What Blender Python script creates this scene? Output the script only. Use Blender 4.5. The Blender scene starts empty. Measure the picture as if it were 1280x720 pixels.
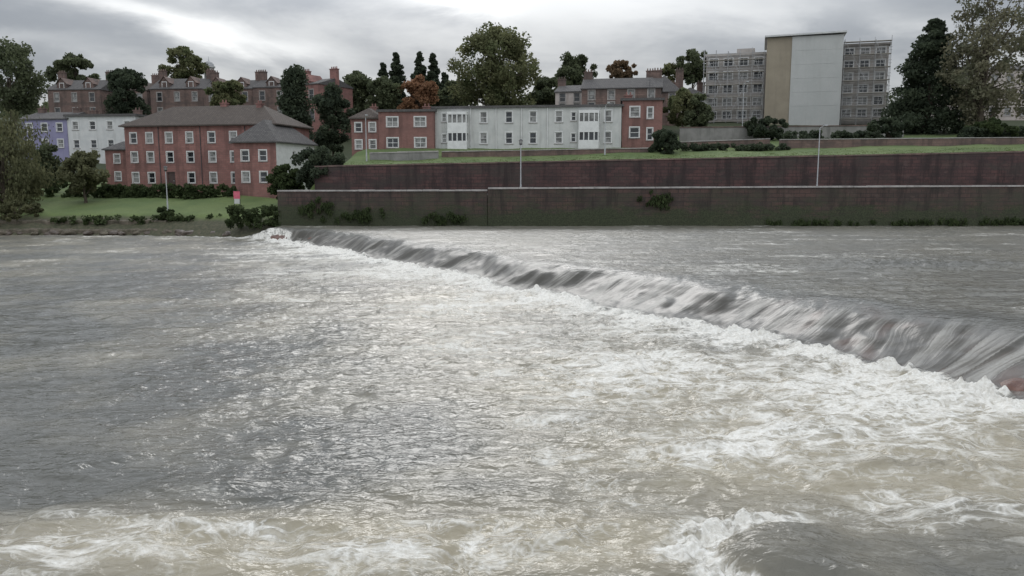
import bpy, math, random
import numpy as np
from mathutils import Vector, Matrix
random.seed(7); rng = np.random.default_rng(11)
COL = bpy.context.scene.collection
H = 6.0; F = 1000.0; TH = math.radians(7.85); CT, ST = math.cos(TH), math.sin(TH)

def at(px, py, Y):
    u = (px-640)/F; v = (360-py)/F
    k = Y/(CT+v*ST)
    return Vector((u*k, Y, H+(-ST+v*CT)*k))
def on_z(px, py, z):
    u = (px-640)/F; v = (360-py)/F
    k = (z-H)/(-ST+v*CT)
    return (u*k, (CT+v*ST)*k)
def zat(py, Y): return at(640, py, Y).z

# ------------------------------------------------------------------ materials
class NT:
    def __init__(s, tree): s.t = tree; s.L = tree.links
    def node(s, ty, **kw):
        n = s.t.nodes.new(ty)
        for k, v in kw.items(): setattr(n, k, v)
        return n
    def put(s, sock, v):
        if v is None: return
        if isinstance(v, bpy.types.NodeSocket): s.L.new(v, sock)
        elif isinstance(v, (tuple, list)) and len(v) == 3 and sock.type == 'RGBA': sock.default_value = (*v, 1)
        else: sock.default_value = v
    def m(s, op, a, b=None, c=None, clamp=False):
        n = s.node('ShaderNodeMath', operation=op, use_clamp=clamp)
        s.put(n.inputs[0], a); s.put(n.inputs[1], b); s.put(n.inputs[2], c)
        return n.outputs[0]
    def mix(s, f, a, b, blend='MIX'):
        n = s.node('ShaderNodeMix', data_type='RGBA', blend_type=blend)
        s.put(n.inputs[0], f); s.put(n.inputs[6], a); s.put(n.inputs[7], b)
        return n.outputs[2]
    def noise(s, vec, scale, detail=4, rough=.55, dist=0.0):
        n = s.node('ShaderNodeTexNoise')
        s.put(n.inputs['Vector'], vec); s.put(n.inputs['Scale'], scale); s.put(n.inputs['Detail'], detail)
        s.put(n.inputs['Roughness'], rough); s.put(n.inputs['Distortion'], dist)
        return n.outputs['Fac']
    def ss(s, x, a, b, lo=0.0, hi=1.0):
        n = s.node('ShaderNodeMapRange', interpolation_type='SMOOTHSTEP')
        s.put(n.inputs[0], x); s.put(n.inputs[1], a); s.put(n.inputs[2], b); s.put(n.inputs[3], lo); s.put(n.inputs[4], hi)
        return n.outputs[0]
    def scale(s, vec, v3):
        n = s.node('ShaderNodeVectorMath', operation='MULTIPLY'); s.put(n.inputs[0], vec); n.inputs[1].default_value = v3
        return n.outputs[0]
    def sep(s, vec):
        n = s.node('ShaderNodeSeparateXYZ'); s.put(n.inputs[0], vec); return n.outputs
    def comb(s, x, y, z=0.0):
        n = s.node('ShaderNodeCombineXYZ'); s.put(n.inputs[0], x); s.put(n.inputs[1], y); s.put(n.inputs[2], z); return n.outputs[0]
    def attr(s, name):
        n = s.node('ShaderNodeAttribute'); n.attribute_name = name; return n.outputs
    def bump(s, h, strength=.5, dist=.05, normal=None):
        n = s.node('ShaderNodeBump'); s.put(n.inputs['Height'], h); s.put(n.inputs['Strength'], strength); s.put(n.inputs['Distance'], dist)
        if normal is not None: s.put(n.inputs['Normal'], normal)
        return n.outputs[0]

def newmat(name):
    m = bpy.data.materials.new(name); m.use_nodes = True
    nt = NT(m.node_tree); p = m.node_tree.nodes['Principled BSDF']
    return m, nt, p

def rough_mat(name, c1, c2, scale=2.0, rough=.85, bump=.3, stain=None, spec=.3, fine=25):
    m, nt, p = newmat(name)
    tc = nt.node('ShaderNodeTexCoord').outputs['Object']
    n1 = nt.noise(tc, scale, 6, .6); col = nt.mix(nt.ss(n1, .32, .68), c1, c2)
    n2 = nt.noise(tc, fine, 3, .6)
    col = nt.mix(nt.ss(n2, .3, .7, 0, .35), col, tuple(x*.55 for x in c1))
    if stain:
        sv = nt.noise(nt.scale(tc, (1.6, 1.6, .22)), 1.0, 5, .65)
        col = nt.mix(nt.ss(sv, .48, .7, 0, .65), col, stain)
    nt.put(p.inputs['Base Color'], col); p.inputs['Roughness'].default_value = rough
    p.inputs['Specular IOR Level'].default_value = spec
    nt.put(p.inputs['Normal'], nt.bump(n2, bump, .03))
    return m

def block_mat(name, c1, c2, mortar, bw, bh, stain, msize=.02, rough=.9, stain_amt=.75, moss=None, pale=None, green=None):
    m, nt, p = newmat(name)
    tc = nt.node('ShaderNodeTexCoord').outputs['Object']; x, y, z = nt.sep(tc)
    uv = nt.comb(nt.m('ADD', x, y), z)
    b = nt.node('ShaderNodeTexBrick'); nt.put(b.inputs['Vector'], uv)
    b.inputs['Color1'].default_value = (*c1, 1); b.inputs['Color2'].default_value = (*c2, 1); b.inputs['Mortar'].default_value = (*mortar, 1)
    b.inputs['Scale'].default_value = 1; b.inputs['Mortar Size'].default_value = msize
    b.inputs['Brick Width'].default_value = bw; b.inputs['Row Height'].default_value = bh
    b.inputs['Bias'].default_value = 0.0
    big = nt.noise(nt.scale(tc, (.35, .35, .8)), 1.0, 6, .62)
    col = nt.mix(nt.ss(big, .42, .62, 0, stain_amt), b.outputs['Color'], stain)
    if pale:
        pz = nt.noise(nt.scale(tc, (.5, .5, 1.1)), 1.3, 7, .72); col = nt.mix(nt.ss(pz, .54, .68, 0, .55), col, pale)
    if green:
        gg = nt.noise(nt.scale(tc, (.16, .16, .5)), 1.0, 7, .7); col = nt.mix(nt.ss(gg, .46, .62, 0, .75), col, green)
    dr = nt.noise(nt.scale(tc, (1.1, 1.1, .15)), 1.0, 5, .65)
    col = nt.mix(nt.ss(dr, .46, .64, 0, .7 if pale else .5), col, tuple(c*.5 for c in stain))
    f = nt.noise(tc, 9, 4, .65)
    col = nt.mix(nt.ss(f, .3, .75, 0, .4), col, tuple(c*.6 for c in c1))
    if moss:   # (height, colour): green growth rising from the foot of the wall
        q = nt.m('ADD', z, nt.m('MULTIPLY', nt.m('SUBTRACT', nt.noise(nt.scale(tc, (.35, .35, 1)), .8, 6, .72), .5), 6.0))
        col = nt.mix(nt.ss(q, moss[0]+1.0, moss[0]-.5, 0, .9), col, nt.mix(nt.ss(f, .35, .65), moss[1], tuple(c*.45 for c in moss[1])))
    nt.put(p.inputs['Base Color'], col); p.inputs['Roughness'].default_value = rough
    h = nt.m('ADD', nt.m('MULTIPLY', b.outputs['Fac'], -1.0), f)
    nt.put(p.inputs['Normal'], nt.bump(h, .5, .04))
    return m

def slate_mat(name, c1, c2):
    m, nt, p = newmat(name)
    tc = nt.node('ShaderNodeTexCoord').outputs['Object']; x, y, z = nt.sep(tc)
    b = nt.node('ShaderNodeTexBrick'); nt.put(b.inputs['Vector'], nt.comb(nt.m('ADD', x, nt.m('MULTIPLY', y, .7)), nt.m('MULTIPLY', z, 1.6)))
    b.inputs['Color1'].default_value = (*c1, 1); b.inputs['Color2'].default_value = (*c2, 1)
    b.inputs['Mortar'].default_value = (*[c*.4 for c in c1], 1); b.inputs['Scale'].default_value = 1
    b.inputs['Mortar Size'].default_value = .02; b.inputs['Brick Width'].default_value = .35; b.inputs['Row Height'].default_value = .28
    n = nt.noise(tc, .9, 5, .6)
    col = nt.mix(nt.ss(n, .4, .7, 0, .55), b.outputs['Color'], tuple(c*.7 for c in c2))
    nt.put(p.inputs['Base Color'], col); p.inputs['Roughness'].default_value = .85; p.inputs['Specular IOR Level'].default_value = .2
    nt.put(p.inputs['Normal'], nt.bump(nt.m('ADD', b.outputs['Fac'], n), .4, .04))
    return m

def leaf_mat(name, dark, light, alt=None):
    m, nt, p = newmat(name)
    tint = nt.attr('tint'); tc = nt.node('ShaderNodeTexCoord').outputs['Object']
    n = nt.noise(tc, .6, 2, .6)
    f = nt.m('ADD', nt.m('MULTIPLY', tint['Fac'], .75), nt.m('MULTIPLY', nt.m('SUBTRACT', n, .4), .9), clamp=True)
    col = nt.mix(f, dark, light)
    if alt: col = nt.mix(nt.ss(nt.noise(tc, .35, 2, .5), .5, .62), col, alt)
    nt.put(p.inputs['Base Color'], col); p.inputs['Roughness'].default_value = .75; p.inputs['Specular IOR Level'].default_value = .15
    tr = nt.node('ShaderNodeBsdfTranslucent'); nt.put(tr.inputs[0], col)
    mx = nt.node('ShaderNodeMixShader'); mx.inputs[0].default_value = .4
    nt.L.new(p.outputs[0], mx.inputs[1]); nt.L.new(tr.outputs[0], mx.inputs[2])
    nt.L.new(mx.outputs[0], m.node_tree.nodes['Material Output'].inputs[0])
    return m

M = {}
M['red_stone'] = block_mat('red_sandstone', (.25, .120, .106), (.31, .155, .133), (.21, .135, .12), .6, .28, (.17, .092, .082), .018, stain_amt=.6)
M['red_brick'] = block_mat('red_brick', (.23, .110, .094), (.28, .14, .118), (.20, .135, .12), .34, .12, (.16, .09, .08), .015, stain_amt=.5)
M['dark_stone'] = block_mat('dark_sandstone', (.16, .105, .09), (.20, .135, .112), (.11, .082, .074), .7, .32, (.085, .067, .06), .02)
M['river_stone'] = block_mat('river_wall_stone', (.068, .045, .039), (.098, .057, .048), (.034, .029, .027), 1.1, .42, (.038, .032, .028), .03, moss=(3.7, (.050, .062, .030)), pale=(.115, .082, .07), green=(.050, .052, .034))
M['upper_stone'] = block_mat('retaining_wall_stone', (.072, .040, .038), (.105, .052, .048), (.035, .027, .026), .9, .36, (.034, .025, .025), .028, pale=(.12, .078, .07), green=(.048, .042, .036))
M['harl_grey'] = rough_mat('pale_grey_harling', (.48, .49, .475), (.57, .57, .55), .8, .95, .5, (.35, .35, .335))
M['harl_pink'] = rough_mat('pale_harling', (.42, .37, .34), (.50, .45, .42), .9, .95, .5, (.28, .24, .22))
M['harl_white'] = rough_mat('white_harling', (.50, .51, .51), (.60, .60, .59), .8, .95, .4, (.38, .38, .37))
M['lilac'] = rough_mat('lilac_render', (.22, .21, .33), (.27, .26, .38), .8, .9, .4, (.18, .17, .25))
M['tan'] = rough_mat('tan_render', (.27, .235, .18), (.32, .28, .215), .5, .9, .3, (.23, .20, .155))
M['panel_grey'] = rough_mat('pale_grey_cladding', (.42, .43, .415), (.47, .475, .46), .3, .85, .2, (.37, .375, .36))
M['block_grey'] = rough_mat('weathered_grey_brown_render', (.33, .31, .29), (.42, .39, .365), .6, .9, .4, (.24, .225, .21))
M['wall_grey'] = rough_mat('dull_grey_stone', (.20, .195, .185), (.27, .26, .25), .9, .9, .4, (.12, .12, .11))
M['slate'] = slate_mat('grey_slate', (.092, .088, .088), (.128, .122, .118))
M['slate_brown'] = slate_mat('brown_slate', (.082, .068, .060), (.108, .09, .078))
M['white'] = rough_mat('white_paint', (.62, .62, .61), (.72, .72, .71), 2, .5, .05)
M['coping'] = rough_mat('pale_coping_stone', (.30, .285, .275), (.42, .395, .375), 1.2, .9, .4, (.2, .185, .175))
M['metal'] = rough_mat('galvanised_metal', (.36, .37, .38), (.46, .47, .48), 3, .5, .1)
M['dull_metal'] = rough_mat('dull_scaffold_tube', (.32, .32, .32), (.42, .42, .42), 3, .7, .1)
M['dark_metal'] = rough_mat('dark_metal', (.05, .05, .055), (.08, .08, .085), 3, .5, .1)
M['wood'] = rough_mat('scaffold_board', (.34, .32, .28), (.42, .39, .34), 3, .85, .3)
M['bark'] = rough_mat('bark', (.06, .048, .036), (.11, .09, .07), 4, .95, .7)
M['red_paint'] = rough_mat('red_pink_paint', (.55, .10, .16), (.62, .16, .22), 4, .5, .1)
M['path'] = rough_mat('path_asphalt', (.12, .11, .11), (.17, .16, .15), 1.5, .95, .4)
M['rock'] = rough_mat('wet_brown_rock', (.060, .046, .036), (.11, .082, .062), 3, .45, .8, spec=.5, fine=12)
M['redrock'] = rough_mat('wet_red_rock', (.10, .045, .033), (.16, .075, .05), 3, .3, .8, spec=.5, fine=12)
M['ledge'] = rough_mat('brown_ledge_stone', (.075, .066, .048), (.16, .135, .105), 1.4, .85, .8, (.05, .055, .03), fine=8)
M['door'] = rough_mat('dark_door_paint', (.07, .05, .05), (.10, .07, .06), 3, .5, .1)
def glass(name, c, r):
    m, nt, p = newmat(name)
    tc = nt.node('ShaderNodeTexCoord').outputs['Object']
    nt.put(p.inputs['Base Color'], nt.mix(nt.ss(nt.noise(tc, 1.2, 2), .4, .6), c, tuple(x*.4 for x in c)))
    p.inputs['Roughness'].default_value = r; return m
M['glass'] = glass('dark_window_glass', (.03, .035, .04), .12)
M['glass2'] = glass('curtained_window_glass', (.24, .24, .23), .2)

# ------------------------------------------------------------------ mesh helpers
def tag(o, label=None, cat=None, group=None, kind=None):
    if label: o['label'] = label
    if cat: o['category'] = cat
    if group: o['group'] = group
    if kind: o['kind'] = kind
    return o
def empty(name, loc, rz=0, **kw):
    o = bpy.data.objects.new(name, None); COL.objects.link(o); o.location = loc; o.rotation_euler = (0, 0, rz); o.empty_display_size = .3
    return tag(o, **kw)
class MB:
    def __init__(s): s.v = []; s.f = []
    def quad(s, *p):
        n = len(s.v); s.v += [tuple(q) for q in p]; s.f.append(tuple(range(n, n+len(p))))
    def box(s, x0, x1, y0, y1, z0, z1):
        n = len(s.v)
        s.v += [(x0,y0,z0),(x1,y0,z0),(x1,y1,z0),(x0,y1,z0),(x0,y0,z1),(x1,y0,z1),(x1,y1,z1),(x0,y1,z1)]
        s.f += [tuple(n+i for i in q) for q in ((0,3,2,1),(4,5,6,7),(0,1,5,4),(1,2,6,5),(2,3,7,6),(3,0,4,7))]
    def obox(s, O, U, N, u0, u1, n0, n1, z0, z1):
        O = Vector(O); U = Vector(U); N = Vector(N); Z = Vector((0,0,1)); n = len(s.v)
        for z in (z0, z1):
            for (u, w) in ((u0,n0),(u1,n0),(u1,n1),(u0,n1)):
                s.v.append(tuple(O+U*u+N*w+Z*z))
        s.f += [tuple(n+i for i in q) for q in ((0,1,2,3),(4,7,6,5),(0,4,5,1),(1,5,6,2),(2,6,7,3),(3,7,4,0))]
    def tube(s, p0, p1, r0, r1=None, n=6):
        if r1 is None: r1 = r0
        p0 = Vector(p0); p1 = Vector(p1); d = (p1-p0)
        if d.length < 1e-6: return
        d.normalize(); a = d.orthogonal().normalized(); b = d.cross(a); k = len(s.v)
        for (p, r) in ((p0, r0), (p1, r1)):
            for i in range(n):
                t = 2*math.pi*i/n; s.v.append(tuple(p+a*math.cos(t)*r+b*math.sin(t)*r))
        for i in range(n):
            j = (i+1) % n; s.f.append((k+i, k+j, k+n+j, k+n+i))
        s.f.append(tuple(k+n-1-i for i in range(n))); s.f.append(tuple(k+n+i for i in range(n)))
    def build(s, name, mat, parent=None, smooth=False, **kw):
        me = bpy.data.meshes.new(name); me.from_pydata(s.v, [], s.f); me.materials.append(mat)
        if smooth: me.polygons.foreach_set('use_smooth', [True]*len(me.polygons))
        me.update()
        o = bpy.data.objects.new(name, me); COL.objects.link(o)
        if parent: o.parent = parent
        return tag(o, **kw)

# numpy gradient noise
perm = rng.permutation(512).astype(np.int64) % 256
perm = np.concatenate([perm[:256], perm[:256], perm[:256]])
gang = rng.random(256)*2*math.pi; GX, GY = np.cos(gang), np.sin(gang)
def pn(x, y, seed=0):
    x = x+seed*17.13; y = y+seed*7.71
    xi = np.floor(x).astype(np.int64); yi = np.floor(y).astype(np.int64); fx = x-xi; fy = y-yi; xi &= 255; yi &= 255
    u = fx*fx*fx*(fx*(fx*6-15)+10); v = fy*fy*fy*(fy*(fy*6-15)+10)
    def g(ix, iy, dx, dy):
        h = perm[perm[ix & 255]+(iy & 255)] & 255; return GX[h]*dx+GY[h]*dy
    a = g(xi, yi, fx, fy); b = g(xi+1, yi, fx-1, fy); c = g(xi, yi+1, fx, fy-1); d = g(xi+1, yi+1, fx-1, fy-1)
    return (a+(b-a)*u+((c+(d-c)*u)-(a+(b-a)*u))*v)*1.4
def fbm(x, y, o=4, seed=0, g=.5):
    r = 0; a = 1
    for i in range(o): r = r+a*pn(x, y, seed+i*3); x = x*2.03; y = y*2.03; a *= g
    return r
def rdg(x, y, seed=0): return 1-np.sqrt(pn(x, y, seed)**2+.008)*2.2
def sst(x, a, b):
    t = np.clip((x-a)/(b-a), 0, 1); return t*t*(3-2*t)
def grid_mesh(name, X, Y, Z, mat, smooth=True, attrs=None, **kw):
    ny, nx = X.shape; me = bpy.data.meshes.new(name)
    co = np.stack([X, Y, Z], -1).reshape(-1, 3).astype(np.float32)
    idx = np.arange(ny*nx).reshape(ny, nx)
    q = np.stack([idx[:-1, :-1], idx[:-1, 1:], idx[1:, 1:], idx[1:, :-1]], -1).reshape(-1, 4)
    me.vertices.add(len(co)); me.vertices.foreach_set('co', co.ravel())
    me.loops.add(q.size); me.loops.foreach_set('vertex_index', q.ravel().astype(np.int32))
    me.polygons.add(len(q)); me.polygons.foreach_set('loop_start', (np.arange(len(q))*4).astype(np.int32))
    me.polygons.foreach_set('loop_total', np.full(len(q), 4, np.int32))
    me.polygons.foreach_set('use_smooth', np.full(len(q), smooth))
    me.update(); me.validate()
    for k, v in (attrs or {}).items():
        a = me.attributes.new(k, 'FLOAT_VECTOR', 'POINT'); a.data.foreach_set('vector', v.reshape(-1, 3).astype(np.float32).ravel())
    me.materials.append(mat); o = bpy.data.objects.new(name, me); COL.objects.link(o); return tag(o, **kw)

# ------------------------------------------------------------------ terrain
def ground_z(x, y):
    x = np.asarray(x, float); y = np.asarray(y, float)
    ky = [76, 83, 85.5, 88, 100, 108, 120, 140, 180, 250, 600]
    ye = y+np.interp(x, [-40, -33, -27, -22], [0, 1.2, 3.6, 5.8])*(1-sst(y, 86, 96))
    zl = np.interp(ye, ky, [-1.2, -.6, .9, 2.1, 3.7, 4.3, 6, 10.5, 19, 24, 30])
    kr = [88.3, 96, 105, 125, 140, 180, 250, 600]
    a = np.interp(y, kr, [7.0, 7.7, 9.3, 12, 15, 19.5, 24, 30]); b = np.interp(y, kr, [8.65, 9.4, 10.6, 13, 15.5, 20, 24, 30])
    t = np.clip((x+19)/75, 0, 1.6); zr = a+(b-a)*t
    zr = np.where(y < 80.9, -1.5, np.where(y < 88.25, 3.6, zr))
    w = sst(x, -24.5, -19.5); w = np.where(y < 88.25, (x > -23.2).astype(float), w)
    n = fbm(x*.15, y*.15, 3, 5)*.18
    return zl*(1-w)+zr*w+np.where(y > 96, n, n*.25)
gz = lambda x, y: float(ground_z(x, y))
gx = np.concatenate([np.linspace(-320, -72, 40), np.linspace(-70, 75, 291), np.linspace(78, 320, 40)])
gy = np.concatenate([np.arange(76, 112, .4), np.linspace(112, 200, 90), np.linspace(204, 620, 60)])
GXX, GYY = np.meshgrid(gx, gy)
m, nt, p = newmat('grass_ground'); tc = nt.node('ShaderNodeTexCoord').outputs['Object']
n1 = nt.noise(tc, .25, 5, .6); n2 = nt.noise(tc, 3.0, 4, .7)
c = nt.mix(nt.ss(n1, .35, .65), (.076, .115, .034), (.108, .146, .046)); c = nt.mix(nt.ss(n2, .35, .75, 0, .4), c, (.065, .083, .03))
x, y, z = nt.sep(tc)
c = nt.mix(nt.ss(y, 112, 125), c, (.04, .05, .022))
c = nt.mix(nt.ss(nt.m('ADD', z, nt.m('MULTIPLY', n1, 1.4)), 2.8, 2.2), c, nt.mix(nt.ss(n2, .4, .6), (.045, .048, .026), (.075, .07, .042)))
nt.put(p.inputs['Base Color'], c); p.inputs['Roughness'].default_value = .95; nt.put(p.inputs['Normal'], nt.bump(n2, .5, .08)); M['grass'] = m
grid_mesh('ground', GXX, GYY, ground_z(GXX, GYY), m, kind='structure')
mb = MB(); mb.box(-23.2, 90, 80.85, 87.8, 4.0, 4.3); mb.build('path', M['path'], kind='structure')

# ------------------------------------------------------------------ river
def poly(pts): # catmull resample
    P = [np.array(q, float) for q in pts]; P = [2*P[0]-P[1]]+P+[2*P[-1]-P[-2]]; out = []
    for i in range(1, len(P)-2):
        for t in np.linspace(0, 1, 6, endpoint=False):
            a, b, c_, d = P[i-1:i+3]
            out.append(.5*((2*b)+(-a+c_)*t+(2*a-5*b+4*c_-d)*t*t+(-a+3*b-3*c_+d)*t**3))
    out.append(P[-2]); return np.array(out)
WZ = 1.2
crest = [on_z(*q, WZ) for q in ((1280,399),(1060,374),(860,347),(620,317),(490,296.5),(400,287.3),(345,284.4))]
foot = [on_z(*q, 0) for q in ((1280,498),(1100,460),(960,429),(740,382),(560,343.5),(420,313.5),(330,299),(240,294.5))]
crest = [(34, 3), (25.5, 13), (20.5, 21.0)]+crest+[(-28.5, 82.3), (-38, 87)]
foot = [(27, 2), (20, 11.5), (17, 16.3)]+foot+[(-46, 86.5)]
crest = poly(crest); foot = poly(foot)
def sdist(X, Y, P):   # positive = upstream (right/far side)
    best = np.full(X.shape, 1e9); sg = np.ones(X.shape); arc = np.zeros(X.shape); acc = 0
    for i in range(len(P)-1):
        a, b = P[i], P[i+1]; d = b-a; L = math.hypot(*d)
        t = np.clip(((X-a[0])*d[0]+(Y-a[1])*d[1])/L**2, 0, 1)
        dx = X-a[0]-t*d[0]; dy = Y-a[1]-t*d[1]; q = dx*dx+dy*dy; k = q < best
        cr = d[0]*(Y-a[1])-d[1]*(X-a[0])
        best = np.where(k, q, best); sg = np.where(k, np.where(cr < 0, 1., -1.), sg); arc = np.where(k, acc+t*L, arc); acc += L
    return np.sqrt(best)*sg, arc
def blobs(X, Y, L):
    r = np.zeros(X.shape)
    for (px, py, rx, ry, a) in L:
        cx, cy = on_z(px, py, 0); wx = rx*cy/F; wy = ry*cy*cy/(F*H)
        r += a*np.exp(-((X-cx)/wx)**2-((Y-cy)/wy)**2)
    return r
ys = [7.0]
while ys[-1] < 91: ys.append(ys[-1]+min(max(ys[-1]**2/6000*.8, .014), .28))
ys = np.array(ys); ss_ = np.linspace(-.84, .84, 1150)
YY = np.repeat(ys[:, None], len(ss_), 1); XX = ss_[None, :]*(YY+2.5)
print('water grid', XX.shape)
def profile(X, Y):
    dc, arc = sdist(X, Y, crest); df, arcf = sdist(X, Y, foot)
    wdt = np.maximum(np.abs(df-dc), 1.5); te = -dc/wdt
    te = np.where(df <= 0, 1-df/wdt, te)
    s = 1/(1+np.exp(np.clip(5.4*(te-.56), -30, 30)))
    P = np.clip((s-.08)/(.99-.08), 0, 1); P = np.where(te > .9, P*sst(te, 1.2, .85), P)
    return dc, df, te, arc, WZ*P*sst(X, -27.5, -22.6)
wob = fbm(XX*.45, YY*.45, 3, 21); wob2 = fbm(XX*.16, YY*.16, 2, 23)
dc, df, te, arc, prof = profile(XX+wob*.35+wob2*.6, YY+wob*.35+wob2*.6)
t = np.clip(te, 0, 1); lend = sst(XX, -27, -21.5)
facew = sst(te, -.25, .3)*(1-sst(te, .85, 1.05))
upw = sst(dc, -.5, 1.2); dnw = sst(-df, -.2, .6)
dn = np.maximum(-df, 0)
foam = .64*blobs(XX, YY, [(1180,520,190,36,.5),(1010,476,210,26,.5),(700,428,220,28,.48),(450,345,170,16,.5),
    (170,655,270,42,.54),(60,700,190,36,.46),(500,690,260,34,.56),(680,570,55,18,.5),(800,500,240,46,.5),(330,318,140,9,.45),(600,385,160,14,.45),(740,640,120,24,.6),(1150,640,220,24,.6),(1230,700,150,34,.6),(960,560,240,26,.5),(560,470,160,16,.38),(380,400,160,10,.3),(480,500,120,10,.2),(880,450,160,16,.3)])
silt = blobs(XX, YY, [(820,480,330,70,.65),(1150,550,240,90,.85),(200,680,380,52,.95),(560,375,220,34,.45),(700,680,200,40,.85),(1200,480,200,40,.45),(400,690,200,40,.5),(960,570,230,50,.5)])
dark = blobs(XX, YY, [(470,560,240,60,.6),(560,520,180,36,.35),(180,480,260,110,.8),(120,360,160,50,.5),(640,610,90,22,.6)])
wn = fbm(XX*.20, YY*.17, 4, 31)
strk = fbm(XX*.16+YY*.05, YY*.62-XX*.1, 4, 34)      # long trails of foam drifting off the weir
silt = np.clip(silt-dark*.42+.24+wn*.32+strk*.12, 0, 1)*dnw+.16*upw*(1+.5*wn)
foam = np.clip(foam-dark*.3+wn*.16+strk*.32, 0, 1.2)*dnw+np.clip(silt-.25, 0, 1)*.14*dnw+upw*.13*(1+2.4*fbm(XX*.10, YY*.45, 3, 33))
turb = np.clip(.20+silt*.7+foam*.5, 0, 1.2)
# foam thrown up at the foot of the weir, streaming away downstream
bw = .55+.016*np.clip(YY-15, 0, 60)+.7*np.clip(fbm(arc*.55, YY*0, 3, 41), -.7, 1)
bw = np.maximum(bw*(.45+.55*lend), .3)
band = np.exp(-(dn/bw)**2)*sst(df, .8, -.15)*(1+.75*fbm(XX*1.1, YY*1.1, 4, 47))
tail = np.exp(-dn/(bw*3.4+1.0))*dnw
foam = foam*(1+.55*fbm(XX*1.2, YY*1.8, 4, 45))
foam = foam+band*.95+tail*.48*(1+1.4*fbm(arc*1.1+wob, dn*.28+wob*.4, 4, 43))
# waves
wx_ = fbm(XX*.5, YY*.5, 2, 50)*.6
h = .078*fbm(XX*.22+wx_, YY*.52, 2, 51)+.036*rdg(XX*.52+wx_, YY*1.2+wx_, 52)+.015*fbm(XX*1.2+wx_, YY*2.6+wx_, 2, 53)+.002*rdg(XX*2.6+wx_, YY*5.2-wx_, 54)
ht = .135*fbm(XX*.50+wx_, YY*.85, 3, 57)+.055*rdg(XX*.9+wx_*2, YY*1.5+wx_, 61)+.012*rdg(XX*2.3+wx_*3, YY*3.4, 63)+.004*fbm(XX*7, YY*10, 2, 59)
hd = h*(1.2-.4*np.clip(turb, 0, 1))+ht*np.clip(turb-.2, 0, 1)*1.05
hup = .060*fbm(XX*.2, YY*.8, 3, 71)+.044*rdg(XX*.45+wx_, YY*1.6, 72)+.022*fbm(XX*.8, YY*3.0, 2, 73)+.003*fbm(XX*4, YY*8, 2, 75)
rx0, ry0 = on_z(1150, 331, WZ); rip = np.exp(-((XX-rx0)/5.5)**2-((YY-ry0)/2.6)**2)
hup = hup+rip*(.20*fbm(XX*.9, YY*1.9, 3, 77)+.14*rdg(XX*1.1+wx_, YY*2.4, 78)); silt = silt*(1-.95*rip); foam = foam*(1-rip)
tu = arc+wob*.6
hface = facew*(.13*fbm(tu*.26, t*.8, 2, 81)+.03*fbm(tu*.8+t*.3, t*.6, 2, 83)+.012*pn(tu*2.4+t*.3, t*.6, 85)+.006*pn(tu*7, t*1.0, 86))
hcrest = np.exp(-((dc-.2)/1.6)**2)*.08*fbm(tu*.4, dc*.25, 2, 87)
hfoam = (band*(.13+.20*fbm(XX*2.0, YY*2.0, 4, 91))+tail*.06*fbm(XX*3, YY*4, 3, 92))*(.25+.75*lend)
# standing wave in the foreground, breaking on its left side
cx, cy = on_z(1050, 694, 0)
ew = fbm(XX*.7, YY*.7, 3, 95)*.16
rr = np.sqrt(((XX-cx)/2.05)**2+((YY-cy+.1)/1.25)**2)+ew
ins = 1-sst(rr, .80, 1.0); edge = sst(cx+.5-XX, 0, 1.6); fade = np.exp(-((np.maximum(XX-cx, -1)+1.0)/1.5)**2)
Z = prof+hd*dnw+hup*upw+hface*lend+hcrest*lend+hfoam
Z += .31*(1-sst(rr, .62, 1.05))*fade-.15*np.exp(-((rr-1.13)/.10)**2)*edge+.035*ins*fade*rdg(XX*1.6+wx_, YY*2.6, 96)
splash = np.exp(-((rr-1.19)/.20)**2)*edge
lip = np.exp(-((rr-1.02)/.05)**2)*edge
silt = silt*(1-.45*ins*fade); foam *= 1-.65*ins*fade
foam += splash*(1.0+.9*fbm(XX*1.7, YY*1.7, 4, 97))+lip*.5*(1+fbm(XX*3, YY*3, 3, 99)); Z += splash*(.08+.18*fbm(XX*2.6, YY*2.6, 4, 98))
for (px, py, hh, rx, ry) in ((1150,588,.28,1.3,.42),(900,560,.17,.9,.35),(700,520,.1,1.1,.5),(1020,540,.18,1.2,.4),(240,610,.11,1.2,.35),(560,650,.10,1.0,.3),(1240,640,.13,1.0,.3),(760,460,.14,1.4,.6),(1180,500,.15,1.3,.5),(330,660,.10,1.,.3),(120,640,.09,1.1,.3),(760,600,.12,.9,.3)):
    bx, by = on_z(px, py, 0); q = ((XX-bx)/rx)**2+((YY-by)/ry)**2
    Z += hh*np.exp(-q)*(1+.5*wob); foam += .30*np.exp(-((XX-bx)/rx)**2-((YY-by+ry*.9)/(ry*.6))**2)*(1+wob); silt = silt*(1-.3*np.exp(-q))
foam = np.clip(foam, 0, 1.5)

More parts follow.
